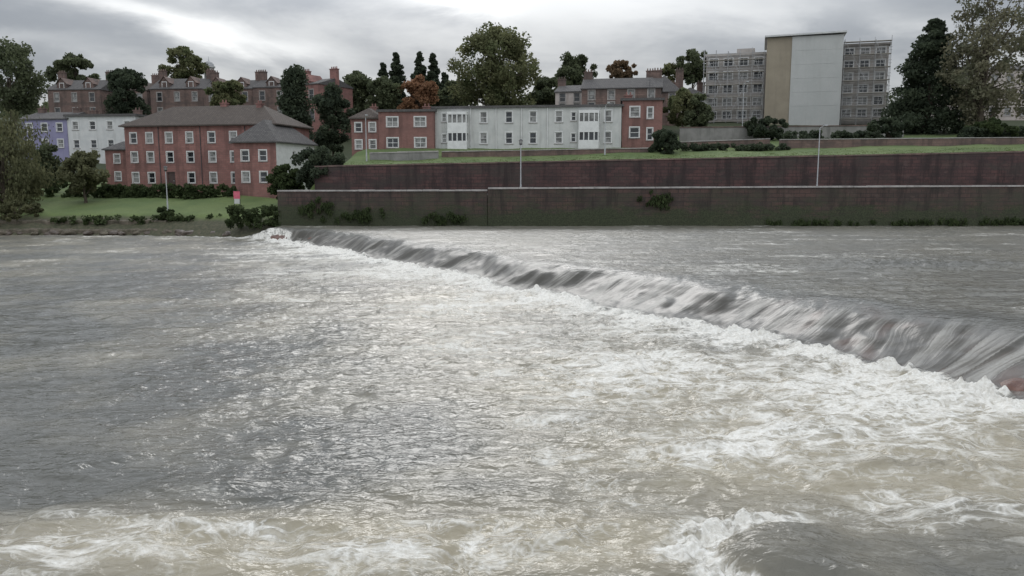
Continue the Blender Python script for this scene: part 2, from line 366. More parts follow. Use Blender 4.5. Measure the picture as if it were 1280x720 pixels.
m, nt, p = newmat('river_water'); M['water'] = m
tc = nt.node('ShaderNodeTexCoord').outputs['Object']; xo, yo, _z = nt.sep(tc)
A = nt.sep(nt.attr('water')['Vector']); FL = nt.attr('flow')['Vector']
foam_s, silt_s, face_s = A[0], A[1], A[2]
def ridge(vec, scale, detail, rough, dist, k):
    n = nt.noise(vec, scale, detail, rough, dist)
    return nt.m('MAXIMUM', nt.m('SUBTRACT', 1.0, nt.m('MULTIPLY', nt.m('ABSOLUTE', nt.m('SUBTRACT', n, .5)), k)), 0.0)
tcs = nt.scale(tc, (.6, 1.0, 0.6))
r1 = ridge(tcs, .95, 3, .58, 1.2, 14.0); r2 = ridge(tcs, 2.7, 3, .58, 1.0, 12.0)
blot = nt.noise(tcs, 1.3, 5, .62, .6); fine = nt.noise(tc, 11, 4, .62)
lace = nt.m('MAXIMUM', nt.m('MULTIPLY', r1, .95), nt.m('MULTIPLY', r2, .75))
val = nt.m('ADD', foam_s, nt.m('MULTIPLY', lace, nt.m('ADD', .20, nt.m('MULTIPLY', foam_s, 1.35))))
val = nt.m('ADD', val, nt.m('ADD', nt.m('MULTIPLY', nt.m('SUBTRACT', blot, .5), 1.15), nt.m('MULTIPLY', nt.m('SUBTRACT', fine, .5), .22)))
fmask = nt.m('ADD', nt.m('MULTIPLY', nt.ss(val, .42, 1.05), .45), nt.m('MULTIPLY', nt.ss(val, .85, 1.6), .50))
st1 = nt.noise(nt.scale(FL, (1.3, .13, 1)), 1.0, 3, .52, .2); st2 = nt.noise(nt.scale(FL, (8, .3, 1)), 1.0, 3, .55, .2)
st = nt.m('ADD', nt.m('MULTIPLY', st1, .6), nt.m('MULTIPLY', st2, .4))
smask = nt.m('MULTIPLY', nt.ss(st, .46, .70), nt.m('MULTIPLY', face_s, .34))
fmask = nt.m('MAXIMUM', fmask, smask)
base = nt.mix(silt_s, (.100, .099, .088), (.295, .262, .195))
base = nt.mix(nt.m('MULTIPLY', nt.ss(blot, .35, .7), nt.m('MULTIPLY', silt_s, .5)), base, (.38, .345, .265))
brown = nt.mix(nt.m('MULTIPLY', nt.ss(xo, 7, 13, 0, .8), nt.ss(nt.noise(nt.scale(FL, (.5, .4, 1)), 1.0, 2, .5, .2), .50, .64)), (.055, .050, .042), (.10, .055, .040))
base = nt.mix(nt.m('MULTIPLY', face_s, .8), base, nt.mix(nt.ss(st1, .40, .64), brown, (.12, .112, .098)))
foamc = nt.mix(nt.ss(fine, .3, .7), (.60, .575, .52), (.80, .79, .75))
col = nt.mix(fmask, base, foamc)
nt.put(p.inputs['Base Color'], col)
rg = nt.m('ADD', nt.ss(yo, 14, 70, .10, .32), nt.m('MULTIPLY', fmask, .45)); nt.put(p.inputs['Roughness'], nt.m('ADD', rg, nt.m('MULTIPLY', face_s, .12))); p.inputs['IOR'].default_value = 1.33
nt.put(p.inputs['Specular IOR Level'], nt.m('SUBTRACT', nt.m('SUBTRACT', .5, nt.m('MULTIPLY', fmask, .3)), nt.m('MULTIPLY', face_s, .08)))
w1 = nt.noise(nt.scale(tc, (1.0, 1.8, 1)), 2.6, 3, .5, .5); w2 = nt.noise(nt.scale(tc, (1.0, 1.6, 1)), 12.0, 2, .5, .3)
hh = nt.m('ADD', nt.m('MULTIPLY', w1, 1.6), nt.m('MULTIPLY', w2, .10))
hh = nt.m('MULTIPLY', hh, nt.m('SUBTRACT', 1.0, nt.m('MULTIPLY', face_s, .85)))
hh = nt.m('ADD', hh, nt.m('MULTIPLY', fmask, nt.m('ADD', .2, nt.m('MULTIPLY', fine, .7))))
hh = nt.m('ADD', hh, nt.m('MULTIPLY', face_s, nt.m('MULTIPLY', st, .45)))
nt.put(p.inputs['Normal'], nt.bump(hh, .9, .06))
face_v = sst(te, .0, .45)*(1-sst(te, .9, 1.05))*lend
grid_mesh('river', XX, YY, Z, m, attrs={'water': np.stack([foam, silt, face_v], -1), 'flow': np.stack([arc+wob*.2, te*5, t*0], -1)}, kind='structure')

# the stone sill of the weir under the water
L = np.linspace(0, 1, 500); T = np.linspace(-.12, 1.06, 26)
def along(P, L):
    d = np.r_[0, np.cumsum(np.hypot(*np.diff(P, axis=0).T))]; s = L*d[-1]
    return np.stack([np.interp(s, d, P[:, 0]), np.interp(s, d, P[:, 1])], -1)
Cc, Ff = along(crest, L), along(foot, L)
WX = Cc[None, :, 0]+(Ff-Cc)[None, :, 0]*T[:, None]; WY = Cc[None, :, 1]+(Ff-Cc)[None, :, 1]*T[:, None]
_, _, tt, _, pz = profile(WX, WY)
WZZ = np.minimum(pz, WZ)-.62+.10*fbm(WX*.9, WY*.9, 4, 101)
hx, hy = on_z(1262, 470, .3); WZZ += .48*np.exp(-((WX-hx)/.6)**2-((WY-hy)/.5)**2)
WZZ[0] -= .4; WZZ[-1] -= .3
grid_mesh('weir', WX, WY, WZZ, M['redrock'], label='long stone weir running diagonally across the river under falling water', cat='weir')

# ------------------------------------------------------------------ rocks
def rock(name, loc, r, mat, seed, flat=.6, **kw):
    import bmesh
    bm = bmesh.new(); bmesh.ops.create_icosphere(bm, subdivisions=3, radius=1)
    for v in bm.verts:
        c_ = v.co; n = float(fbm(np.array(c_.x*1.3+c_.z), np.array(c_.y*1.3-c_.z*.7), 3, seed))
        v.co = c_*(1+.38*n); v.co.z *= flat; v.co.x *= 1.25
    me = bpy.data.meshes.new(name); bm.to_mesh(me); bm.free(); me.materials.append(mat)
    me.polygons.foreach_set('use_smooth', [True]*len(me.polygons))
    o = bpy.data.objects.new(name, me); COL.objects.link(o); o.location = loc; o.scale = (r, r, r); o.rotation_euler = (0, 0, seed*1.3); return tag(o, **kw)
x_, y_ = on_z(1276, 478, .25); rock('rock', (x_, y_, .05), .46, M['redrock'], 3, .55, label='wet reddish rock breaking through the foot of the weir at the right edge', cat='rock')
for i in range(26):
    px = 2+i*14.0+random.uniform(-5, 5); Yb = 84.4+random.uniform(-.5, .5) if px < 215 else float(np.interp(px, [215, 350], [84.2, 80.4]))+random.uniform(-.4, .6)
    x = (px-640)/F*Yb
    rock('bank_rock', (x, Yb, .18), random.uniform(.3, .7), M['rock'] if i % 3 else M['ledge'], 10+i, .6,
         label='brown boulder lying along the waterline of the far left bank', cat='rock', group='boulders along the far left bank')
em = empty('stone_embankment', (0, 0, 0), label='low stepped brown stone edge between the lawn and the river', cat='embankment')
def slab(y0, y1, z0, z1, x0, x1, seed):
    xs = np.linspace(x0, x1, 160); X = np.stack([xs]*5); n = fbm(xs*.6, xs*0+.3, 4, seed)
    Yv = np.stack([y0+n*.35, y0+n*.3+.02, y0+n*.3+.1, (y0+y1)/2+n*0, y1+n*0]); n2 = fbm(xs*.9, xs*0+4.3, 4, seed+1)*.14
    Zv = np.stack([xs*0+z0, z1-.12+n2, z1+n2, z1+n2*.6+.03, z1+n2*0-.05]); return X, Yv, Zv
for nm, a_ in (('lower_step', (84.3, 86.4, -.6, .6, -62, -36, 201)), ('upper_step', (85.9, 88.2, 0, 1.45, -62, -37, 211))):
    o = grid_mesh(nm, *slab(*a_), M['ledge'], smooth=False); o.parent = em

# ------------------------------------------------------------------ walls
def long_wall(name, x0, x1, Y, th, zb, z0, z1, mat, cop, label, cat='wall', ch=.16):
    root = empty(name, ((x0+x1)/2, Y+th/2, zb), label=label, cat=cat); ox = (x0+x1)/2; oy = Y+th/2
    n = max(2, int((x1-x0)/1.5)); mb = MB(); cb = MB()
    for i in range(n):
        a = x0+(x1-x0)*i/n; b = x0+(x1-x0)*(i+1)/n; za = z0+(z1-z0)*i/n; zc = z0+(z1-z0)*(i+1)/n
        mb.quad((a-ox, Y-oy, 0), (b-ox, Y-oy, 0), (b-ox, Y-oy, zc-zb), (a-ox, Y-oy, za-zb))
        mb.quad((b-ox, Y+th-oy, 0), (a-ox, Y+th-oy, 0), (a-ox, Y+th-oy, za-zb), (b-ox, Y+th-oy, zc-zb))
        if cop:
            j = random.uniform(-.02, .02); k = len(cb.v); g = .012
            for z in (0, ch):
                for (xx, yy, zz) in ((a+g, Y-.07, za), (b-g, Y-.07, zc), (b-g, Y+th+.07, zc), (a+g, Y+th+.07, za)):
                    cb.v.append((xx-ox, yy-oy, zz-zb+z+(j if z else 0.003)))
            cb.f += [tuple(k+q for q in f) for f in ((0,3,2,1),(4,5,6,7),(0,1,5,4),(1,2,6,5),(2,3,7,6),(3,0,4,7))]
    mb.quad((x0-ox, Y-oy, 0), (x0-ox, Y-oy, z0-zb), (x0-ox, Y+th-oy, z0-zb), (x0-ox, Y+th-oy, 0))
    mb.quad((x1-ox, Y-oy, 0), (x1-ox, Y-oy, z1-zb), (x1-ox, Y+th-oy, z1-zb), (x1-ox, Y+th-oy, 0))
    mb.quad((x0-ox, Y-oy, z0-zb), (x1-ox, Y-oy, z1-zb), (x1-ox, Y+th-oy, z1-zb), (x0-ox, Y+th-oy, z0-zb))
    mb.build('wall_face', mat, root)
    if cop: cb.build('coping', cop, root)
    return root
long_wall('river_wall', -23.4, -2.45, 80.3, .45, -1, zat(239.5, 80), zat(239, 80), M['river_stone'], M['coping'], 'lower stone river wall, shorter left stretch with lower coping')
long_wall('river_wall', -2.4, 90, 80.2, .5, -1, zat(236.5, 80), zat(231, 80), M['river_stone'], M['coping'], 'lower stone river wall, long right stretch with pale coping')
zl_, zr_ = zat(209, 88), zat(190.5, 88)
long_wall('retaining_wall', -21.5, 90, 87.9, .55, 3.6, zl_, zl_+(zr_-zl_)*111.5/77.8, M['upper_stone'], M['dark_stone'], 'dark red upper retaining wall behind the riverside walk')
long_wall('parapet_wall', at(462,195,98).x, at(548,195,98).x, 98, .35, 6.5, zat(192, 98), zat(190, 98), M['wall_grey'], M['coping'], 'grey parapet wall above the grass in front of the small brick flats')
long_wall('garden_wall', at(552,190,99).x, at(815,190,99).x, 99, .3, 6.5, zat(190, 99), zat(185.5, 99), M['dark_stone'], M['coping'], 'low garden wall in front of the long grey flats', ch=.1)
long_wall('garden_wall', at(846,190,103).x, at(962,190,103).x, 103, .3, 7, zat(178, 103), zat(174, 103), M['dark_stone'], M['coping'], 'brown garden wall right of the round dark shrub', ch=.12)
long_wall('terrace_wall', at(850,160,114).x, at(1130,160,114).x, 114, .4, 8, zat(160, 114), zat(157, 114), M['wall_grey'], M['dark_stone'], 'grey terrace wall below the scaffolded apartment block', ch=.15)
long_wall('roadside_wall', at(975,175,101).x, at(1400,175,101).x, 101, .3, 7, zat(175, 101), zat(171, 101), M['dark_stone'], M['coping'], 'dark roadside wall under the big trees at the right', ch=.1)

# ------------------------------------------------------------------ buildings
def panel(mb, O, U, N, W, z0, z1, holes, depth=.16):
    O = Vector(O); U = Vector(U); N = Vector(N); Zv = Vector((0,0,1)); P = lambda u, z, n=0: tuple(O+U*u+Zv*z+N*n)
    us = sorted({0, W, *[h[0] for h in holes], *[h[1] for h in holes]}); zs = sorted({z0, z1, *[h[2] for h in holes], *[h[3] for h in holes]})
    for i in range(len(us)-1):
        for j in range(len(zs)-1):
            cu = (us[i]+us[i+1])/2; cz = (zs[j]+zs[j+1])/2
            if any(h[0] < cu < h[1] and h[2] < cz < h[3] for h in holes): continue
            mb.quad(P(us[i], zs[j]), P(us[i+1], zs[j]), P(us[i+1], zs[j+1]), P(us[i], zs[j+1]))
    for (a, b, c_, d) in [h[:4] for h in holes]:
        mb.quad(P(a,c_), P(b,c_), P(b,c_,-depth), P(a,c_,-depth)); mb.quad(P(b,c_), P(b,d), P(b,d,-depth), P(b,c_,-depth))
        mb.quad(P(b,d), P(a,d), P(a,d,-depth), P(b,d,-depth)); mb.quad(P(a,d), P(a,c_), P(a,c_,-depth), P(a,d,-depth))
def window(root, O, U, N, h, frame='white'):
    a, b, c_, d = h[:4]; f = MB(); t_ = .08; mid = (c_+d)/2
    for (u0, u1, z0, z1) in ((a, a+t_, c_, d), (b-t_, b, c_, d), (a+t_, b-t_, c_, c_+t_), (a+t_, b-t_, d-t_, d), (a+t_, b-t_, mid-.03, mid+.03)):
        f.obox(O, U, N, u0, u1, -.13, -.06, z0, z1)
    if b-a > 1.3:
        f.obox(O, U, N, (a+b)/2-.03, (a+b)/2+.03, -.128, -.062, c_+t_, mid-.03); f.obox(O, U, N, (a+b)/2-.03, (a+b)/2+.03, -.128, -.062, mid+.03, d-t_)
    for (u0, u1, z0, z1) in ((a-.1, a-.002, c_, d), (b+.002, b+.1, c_, d), (a-.1, b+.1, d+.002, d+.12)): f.obox(O, U, N, u0, u1, .002, .03, z0, z1)
    w = f.build('window', M[frame], root)
    g = MB(); g.obox(O, U, N, a+.01, b-.01, -.158, -.135, c_+.01, d-.01); g.build('pane', M['glass2'] if random.random() < .5 else M['glass'], w)
    s = MB(); s.obox(O, U, N, a-.14, b+.14, -.05, .08, c_-.1, c_-.003); s.build('sill', M['coping'], w)
def door(root, O, U, N, h, mat='door'):
    a, b, c_, d = h[:4]; f = MB(); f.obox(O, U, N, a, b, -.15, -.09, c_, d)
    for (u0, u1, z0, z1) in ((a-.1, a-.002, c_, d), (b+.002, b+.1, c_, d), (a-.1, b+.1, d+.002, d+.1)): f.obox(O, U, N, u0, u1, .002, .03, z0, z1)
    dd = f.build('door', M[mat], root); g = MB(); g.obox(O, U, N, b-.2, b-.12, -.088, -.05, c_+.95, c_+1.1); g.build('handle', M['metal'], dd)
def gridwins(W, H_, cols, rows, ww, wh, z0=0, skip=(), margin=None):
    r = []; mg = margin if margin is not None else W/cols/2
    for j in range(rows):
        sh = H_/rows; zc = z0+sh*j+sh*.5+.05
        for i in range(cols):
            if (i, j) in skip: continue
            uc = mg+(W-2*mg)*i/max(1, cols-1) if cols > 1 else W/2
            r.append((uc-ww/2, uc+ww/2, zc-wh/2, zc+wh/2))
    return r
def volume(root, x0, x1, y0, y1, h, mat, F_=(), R_=(), L_=(), Dr=(), name='wall', side=None, below=4, gable=0, gaxis='x', frame='white'):
    W = x1-x0; D = y1-y0
    S = [((x0,y0,0),(1,0,0),(0,-1,0),W,list(F_)+list(Dr)), ((x1,y0,0),(0,1,0),(1,0,0),D,list(R_)), ((x0,y1,0),(0,-1,0),(-1,0,0),D,list(L_)), ((x1,y1,0),(-1,0,0),(0,1,0),W,[])]
    mb = MB(); sb = MB()
    for k, (O, U, N, w, hs) in enumerate(S): panel(sb if (side and k == 1) else mb, O, U, N, w, -below, h, hs)
    if gable:
        if gaxis == 'x':
            for xx in (x0, x1): (sb if side and xx == x1 else mb).quad((xx, y0, h), (xx, y1, h), (xx, (y0+y1)/2, h+gable))
        else:
            for yy in (y0, y1): mb.quad((x0, yy, h), (x1, yy, h), ((x0+x1)/2, yy, h+gable))
    mb.build(name, mat, root)
    if side: sb.build('side_wall', side, root)
    for (O, U, N, w, hs), n in zip(S[:3], (len(list(F_)), 99, 99)):
        for q, hh_ in enumerate(hs):
            if q < n: window(root, O, U, N, hh_, frame)
            else: door(root, O, U, N, hh_)
def roof(root, x0, x1, y0, y1, h, kind, rise, mat, ov=.4, chims=(), name='roof', axis='x', cm='dark_stone'):
    mb = MB(); X0, X1, Y0, Y1 = x0-ov, x1+ov, y0-ov, y1+ov; z = h+.01; f = .16; cx, cy = (X0+X1)/2, (Y0+Y1)/2
    if kind == 'flat':
        mb.box(X0, X1, Y0, Y1, z, z+rise)
    else:
        b = [(X0,Y0),(X1,Y0),(X1,Y1),(X0,Y1)]; lo = [(a, c_, z) for a, c_ in b]; hi = [(a, c_, z+f) for a, c_ in b]
        for i in range(4): mb.quad(lo[i], lo[(i+1)%4], hi[(i+1)%4], hi[i])
        mb.quad(*lo[::-1]); zt = z+rise+f*.5
        if kind == 'gable' and axis == 'x':
            A_, B_ = (X0, cy, zt), (X1, cy, zt); mb.quad(hi[0], hi[1], B_, A_); mb.quad(hi[2], hi[3], A_, B_); mb.quad(hi[3], hi[0], A_); mb.quad(hi[1], hi[2], B_)
        elif kind == 'gable':
            A_, B_ = (cx, Y0, zt), (cx, Y1, zt); mb.quad(hi[1], hi[2], B_, A_); mb.quad(hi[3], hi[0], A_, B_); mb.quad(hi[0], hi[1], A_); mb.quad(hi[2], hi[3], B_)
        else:
            if (X1-X0) >= (Y1-Y0): ins = (Y1-Y0)/2*.9; A_, B_ = (X0+ins, cy, zt), (X1-ins, cy, zt); Q = [(hi[0],hi[1],B_,A_),(hi[1],hi[2],B_),(hi[2],hi[3],A_,B_),(hi[3],hi[0],A_)]
            else: ins = (X1-X0)/2*.9; A_, B_ = (cx, Y0+ins, zt), (cx, Y1-ins, zt); Q = [(hi[0],hi[1],A_),(hi[1],hi[2],B_,A_),(hi[2],hi[3],B_),(hi[3],hi[0],A_,B_)]
            for q in Q: mb.quad(*q)
    r = mb.build(name, mat, root)
    for (fx, fy, cw, ct) in chims:
        c_ = MB(); px_, py_ = x0+(x1-x0)*fx, y0+(y1-y0)*fy; top = h+rise+ct
        c_.box(px_-cw/2, px_+cw/2, py_-.35, py_+.35, h+.2, top); c_.box(px_-cw/2-.08, px_+cw/2+.08, py_-.43, py_+.43, top+.003, top+.15)
        n = max(2, int(cw/.4))
        for i in range(n):
            xx = px_-cw/2+cw*(i+.5)/n; c_.tube((xx, py_, top+.15), (xx, py_, top+.55), .12, .09, 7)
        c_.build('chimney', M[cm], r)
    return r
def place(name, label, pxl, pxr, pe, pb, Y, rot, cat='house', group=None):
    s, c_ = math.sin(math.radians(-rot)), math.cos(math.radians(rot)); x0 = at(pxl, pb, Y).x; k = at(pxr, pb, Y).x/Y
    w = (k*Y-x0)/(c_+k*s); zb = zat(pb, Y); h = zat(pe, Y)-zb
    return empty(name, (x0, Y, zb), math.radians(rot), label=label, cat=cat, group=group), w, h

# red sandstone house on the left bank
r, w, h = place('stone_house', 'large three storey red sandstone house with hipped roof beside the lawn', 160, 347, 159, 236, 108, -12)
ws = []
for j, zc in enumerate((1.45, 4.15, 6.65)):
    for i, u in enumerate((1.3, 3.7, 6.6, 9.6, 12.8, 15.9)):
        if j == 0 and i == 2: continue
        ws.append((u-.48, u+.48, zc-.68, zc+.68))
volume(r, 0, w, 0, 9.5, h, M['red_stone'], F_=ws, L_=gridwins(9.5, h, 2, 3, 1, 1.4), Dr=[(6.1, 7.1, .05, 2.15)])
roof(r, 0, w, 0, 9.5, h, 'hip', 2.9, M['slate_brown'], .5, [(.55, .5, .9, .3), (.8, .45, .7, .1)], cm='red_stone')
volume(r, 18.4, 24.1, -4.2, 6.2, 5.7, M['red_stone'], F_=[(1.0, 2.0, .9, 2.2), (3.4, 4.4, .9, 2.2), (1.0, 2.0, 3.5, 4.8), (3.4, 4.4, 3.5, 4.8)], R_=[(4.2, 5.0, 3.5, 4.8)], name='wing_wall', side=M['white'])
roof(r, 18.4, 24.1, -4.2, 6.2, 5.7, 'hip', 2.9, M['slate'], .4, name='wing_roof')
for u in (5.1, 11.2, 17.6):
    mb = MB(); mb.tube((u, -.07, .2), (u, -.07, h-.05), .05); mb.build('downpipe', M['dark_metal'], r)
r, w, h = place('brick_annex', 'small red annex with dark roof at the left end of the sandstone house', 134, 163, 188, 232, 112, -10)
volume(r, 0, w, 0, 6, h, M['red_stone'], F_=gridwins(w, h, 1, 2, .9, 1.2)); roof(r, 0, w, 0, 6, h, 'hip', 1.2, M['slate'], .3)

r, w, h = place('lilac_house', 'lilac rendered terrace house half hidden behind the willow at far left', 30, 86, 150, 190, 132, -8)
volume(r, 0, w, 0, 8, h, M['lilac'], F_=gridwins(w, h, 3, 2, 1.0, 1.3), R_=gridwins(8, h, 1, 2, 1, 1.2)); roof(r, 0, w, 0, 8, h, 'gable', 1.4, M['slate'], .3, [(.1, .5, 1.2, .6), (.9, .5, 1.2, .6)])
r, w, h = place('white_house', 'white and grey rendered terrace behind the red sandstone house', 86, 172, 146, 192, 131, -8)
volume(r, 0, w, 0, 9, h, M['harl_white'], F_=gridwins(w, h, 4, 2, 1.0, 1.3), R_=gridwins(9, h, 2, 2, 1, 1.2)); roof(r, 0, w, 0, 9, h, 'flat', .35, M['slate'], .3, [(.15, .5, 1.2, .8), (.8, .5, 1.2, .8)])

def villa(label, pxl, pxr, pr, pe, pb, Y, mat, cols, rot=-6, side=None, rmat='slate', dorm=2, kind='gable', cm='dark_stone'):
    r, w, h = place('victorian_villa', label, pxl, pxr, pe, pb, Y, rot); rise = (zat(pr, Y)-zat(pe, Y))
    volume(r, 0, w, 0, 9, h, M[mat], F_=gridwins(w, h, cols, 2, 1.1, 1.8), gable=rise-.15 if kind == 'gable' else 0, side=side and M[side], below=8, frame='coping')
    rf = roof(r, 0, w, 0, 9, h, kind, rise, M[rmat], .15, [(.04, .5, 1.6, 1.6), (.96, .5, 1.6, 1.6)], cm=cm)
    for i in range(dorm):
        u = w*(i+.5)/dorm; d = MB(); a, b = u-1.1, u+1.1; z1 = h+rise*.55; y0 = .5
        d.quad((a, y0, h+.3), (b, y0, h+.3), (b, y0, z1), (u, y0, z1+1.2), (a, y0, z1)); d.quad((a, y0, h+.3), (a, y0, z1), (a, 4, z1), (a, 4, h+.3)); d.quad((b, y0, h+.3), (b, 4, h+.3), (b, 4, z1), (b, y0, z1))
        d.quad((a-.15, y0-.2, z1-.1), (u, y0-.2, z1+1.28), (u, 4.5, z1+1.28), (a-.15, 4.5, z1-.1)); d.quad((b+.15, y0-.2, z1-.1), (b+.15, 4.5, z1-.1), (u, 4.5, z1+1.28), (u, y0-.2, z1+1.28))
        dm = d.build('dormer', M[mat], rf)
        window(r, (0, y0, 0), (1,0,0), (0,-1,0), (u-.45, u+.45, h+.45, z1+.1))
    return r
villa('dark stone villa with two dormers, leftmost on the hill', 62, 128, 98, 113, 150, 172, 'dark_stone', 3)
villa('brownish villa between the round cedar and the next villa on the hill', 128, 186, 102, 114, 150, 176, 'dark_stone', 3, rmat='slate_brown')
villa('dark sandstone villa behind the hipped roof of the red house', 190, 256, 96, 112, 150, 170, 'dark_stone', 3, dorm=2)
villa('long villa with tall chimneys right behind the yellowish hillside tree', 256, 318, 98, 112, 150, 168, 'dark_stone', 3)
villa('villa with a pale roof edge left of the dark column evergreen', 318, 362, 97, 110, 150, 166, 'dark_stone', 2, dorm=1)
villa('red sandstone villa with a plain red gable end right of the column evergreen', 362, 400, 98, 108, 158, 150, 'red_stone', 2, dorm=1, side='red_stone', rot=-30, cm='red_stone')
r = empty('turret', at(262, 98, 205), label='small pale domed turret on the skyline above the hillside villas', cat='turret')
mb = MB(); mb.tube((0, 0, -6), (0, 0, 2.6), 1.3, 1.2, 12); mb.tube((0, 0, 2.6), (0, 0, 2.9), 1.5, 1.5, 12); mb.build('shaft', M['harl_white'], r)
mb = MB()
for i in range(5):
    a0, a1 = i*math.pi/10, (i+1)*math.pi/10; mb.tube((0,0,2.9+1.3*math.sin(a0)), (0,0,2.9+1.3*math.sin(a1)), 1.3*math.cos(a0), max(.05, 1.3*math.cos(a1)), 12)
mb.tube((0,0,4.1), (0,0,5.4), .08, .03); mb.build('dome', M['metal'], r, smooth=True)

r, w, h = place('brick_flats', 'low two storey red brick flats left of the long grey block', 474, 543, 140, 192, 108, -6, 'flats')
volume(r, 0, w, 0, 9, h, M['red_brick'], F_=gridwins(w, h, 2, 2, 1.5, 1.25)); roof(r, 0, w, 0, 9, h, 'flat', .3, M['slate'], .25, [(.75, .5, 1.0, .6)], cm='red_brick')
r, w, h = place('brick_house', 'small red brick house with hipped roof at the left end of the low brick flats', 440, 475, 149, 192, 109, -8)
volume(r, 0, w, 0, 8, h, M['red_brick'], F_=gridwins(w, h, 2, 2, .9, 1.2)); roof(r, 0, w, 0, 8, h, 'hip', 1.5, M['slate_brown'], .3, [(.5, .5, .8, .3)], cm='red_brick')
r, w, h = place('grey_flats', 'long low pale grey rendered block of flats with two white bay balconies', 543, 776, 136, 188, 108, -8, 'flats')
ws = []; K = w/233.0
for px in (606, 638, 668, 700, 760):
    u = (px-543)*K
    for zc in (1.55, 4.25): ws.append((u-.45, u+.45, zc-.72, zc+.72))
for px in (556, 718):
    u = (px-543)*K; ws.append((u-.3, u+.3, 3.7, 4.8)); ws.append((u-.3, u+.3, 1.0, 2.1))
volume(r, 0, w, 0, 9, h, M['harl_grey'], F_=ws); roof(r, 0, w, 0, 9, h, 'flat', .28, M['slate'], .3)
for px in (574, 737):
    u = (px-543)*K; b = MB(); a_, b_ = u-1.3, u+1.3
    b.box(a_, b_, -.9, -.004, .1, 1.2); b.box(a_, b_, -.9, -.004, 2.2, 3.55); b.box(a_, b_, -.9, -.004, 4.6, 4.95)
    for uu in (a_, a_+.6, a_+1.23, b_-.67, b_-.14):
        b.box(uu, uu+.14, -.9, -.78, 3.553, 4.597); b.box(uu, uu+.14, -.9, -.78, 1.203, 2.197)
    bo = b.build('bay_window', M['white'], r)
    for (z0, z1, gm) in ((3.56, 4.59, 'glass2'), (1.21, 2.19, 'glass')):
        g = MB(); g.box(a_+.05, b_-.05, -.76, -.72, z0, z1); g.build('pane', M[gm], bo)
for px in (590, 622, 654, 686, 750):
    u = (px-543)*K; mb = MB(); mb.tube((u, -.08, .1), (u, -.08, h-.02), .06); mb.build('downpipe', M['white'], r)
r, w, h = place('brick_flats', 'red brick end block right of the long grey flats, with an aerial', 777, 827, 126, 184, 105, -8, 'flats')
volume(r, 0, w, 0, 9, h, M['red_brick'], F_=[(1.0, 2.2, 1.2, 2.5), (1.0, 2.2, 3.8, 5.1), (3.2, 3.9, .9, 2.4), (3.2, 3.9, 3.6, 5.0)], R_=gridwins(9, h, 2, 2, 1, 1.2)); rf = roof(r, 0, w, 0, 9, h, 'flat', .3, M['slate'], .25, [(.15, .5, 1.0, .7)], cm='red_brick')
mb = MB(); mb.tube((3.5, 3, h), (3.5, 3, h+3), .03)
for k in range(4): mb.tube((3.0, 3, h+2.2+.2*k), (4.0, 3, h+2.2+.2*k), .015)
mb.build('aerial', M['dark_metal'], r)
def simple(label, pxl, pxr, pr, pe, pb, Y, mat, cols, rot, kind='gable', rm='slate', side=None, rows=2, chims=((.05,.5,1.3,1.0),(.95,.5,1.3,1.0)), cm='dark_stone', ww=1.0, wh=1.4, below=7):
    r, w, h = place('slate_roof_house', label, pxl, pxr, pe, pb, Y, rot); rise = zat(pr, Y)-zat(pe, Y)
    volume(r, 0, w, 0, 9, h, M[mat], F_=gridwins(w, h, cols, rows, ww, wh), R_=gridwins(9, h, 2, rows, .9, 1.2), gable=rise-.15 if kind == 'gable' else 0, side=side and M[side], below=below, frame='coping')
    roof(r, 0, w, 0, 9, h, kind, rise, M[rm], .2, chims, cm=cm); return r
simple('grey slate roofed house with chimneys behind the grey flats', 727, 826, 95, 112, 142, 126, 'dark_stone', 4, -10)
simple('brown house with pale gable left of the slate roofed one', 694, 730, 104, 116, 142, 134, 'harl_pink', 2, -14)
simple('house with steep dark gable left of the yellow green bush', 808, 850, 93, 116, 142, 138, 'dark_stone', 2, -12, 'hip')
simple('low house with grey roof on the hill left of the scaffolding', 846, 884, 108, 121, 152, 142, 'harl_grey', 2, 0, 'hip')

# big apartment block with scaffolding, turned to face across the river
Yb = 140; zb = zat(152, Yb); RB = math.radians(-17); sB, cB = math.sin(-RB), math.cos(RB); xB = at(881, 100, Yb).x
def U_(px):
    k = at(px, 100, Yb).x/Yb; return (k*Yb-xB)/(cB+k*sB)
def hz(py, u): return zat(py, Yb-u*sB)-zb
root = empty('apartment_block', (xB, Yb, zb), RB, label='tall apartment block with a tan strip, blank pale grey gable and scaffolded wings', cat='apartment block')
ww1 = U_(957); h1 = hz(67, ww1/2)
volume(root, 0, ww1, 2.5, 12, h1, M['block_grey'], F_=gridwins(ww1, h1, 4, 5, 1.5, 1.35), name='left_wing_wall', below=6)
roof(root, 0, ww1, 2.5, 12, h1, 'flat', .35, M['block_grey'], .3, name='left_wing_roof')
a, b_, c_ = ww1+.003, U_(988), U_(1052); hc = hz(46, b_)
volume(root, a, b_, 0, 13, hc, M['tan'], name='tan_wall', below=6)
volume(root, b_+.003, c_, -.15, 13, hc, M['panel_grey'], name='gable_wall', below=6)
mb = MB()
for (x, z) in ((a-.4, hc-.25), (c_+.4, hc-.05)):
    for yy in (-.6, 13.6): mb.v += [(x, yy, z+.30), (x, yy, z+.56)]
mb.f += [(0,4,5,1),(2,3,7,6),(0,1,3,2),(4,6,7,5),(1,5,7,3),(0,2,6,4)]
mb.build('main_roof', M['harl_white'], root)
for k in range(1, 6):
    mb = MB(); mb.box(b_+.1, c_-.1, -.17, -.152, hc*k/6-.015, hc*k/6+.015); mb.build('panel_joint', M['panel_grey'], root)
d_, e_ = c_+.003, U_(1112); h3 = hz(54, (c_+e_)/2)
volume(root, d_, e_, 2.5, 12, h3, M['block_grey'], F_=gridwins(e_-d_, h3, 3, 6, 1.4, 1.25), name='right_wing_wall', below=6)
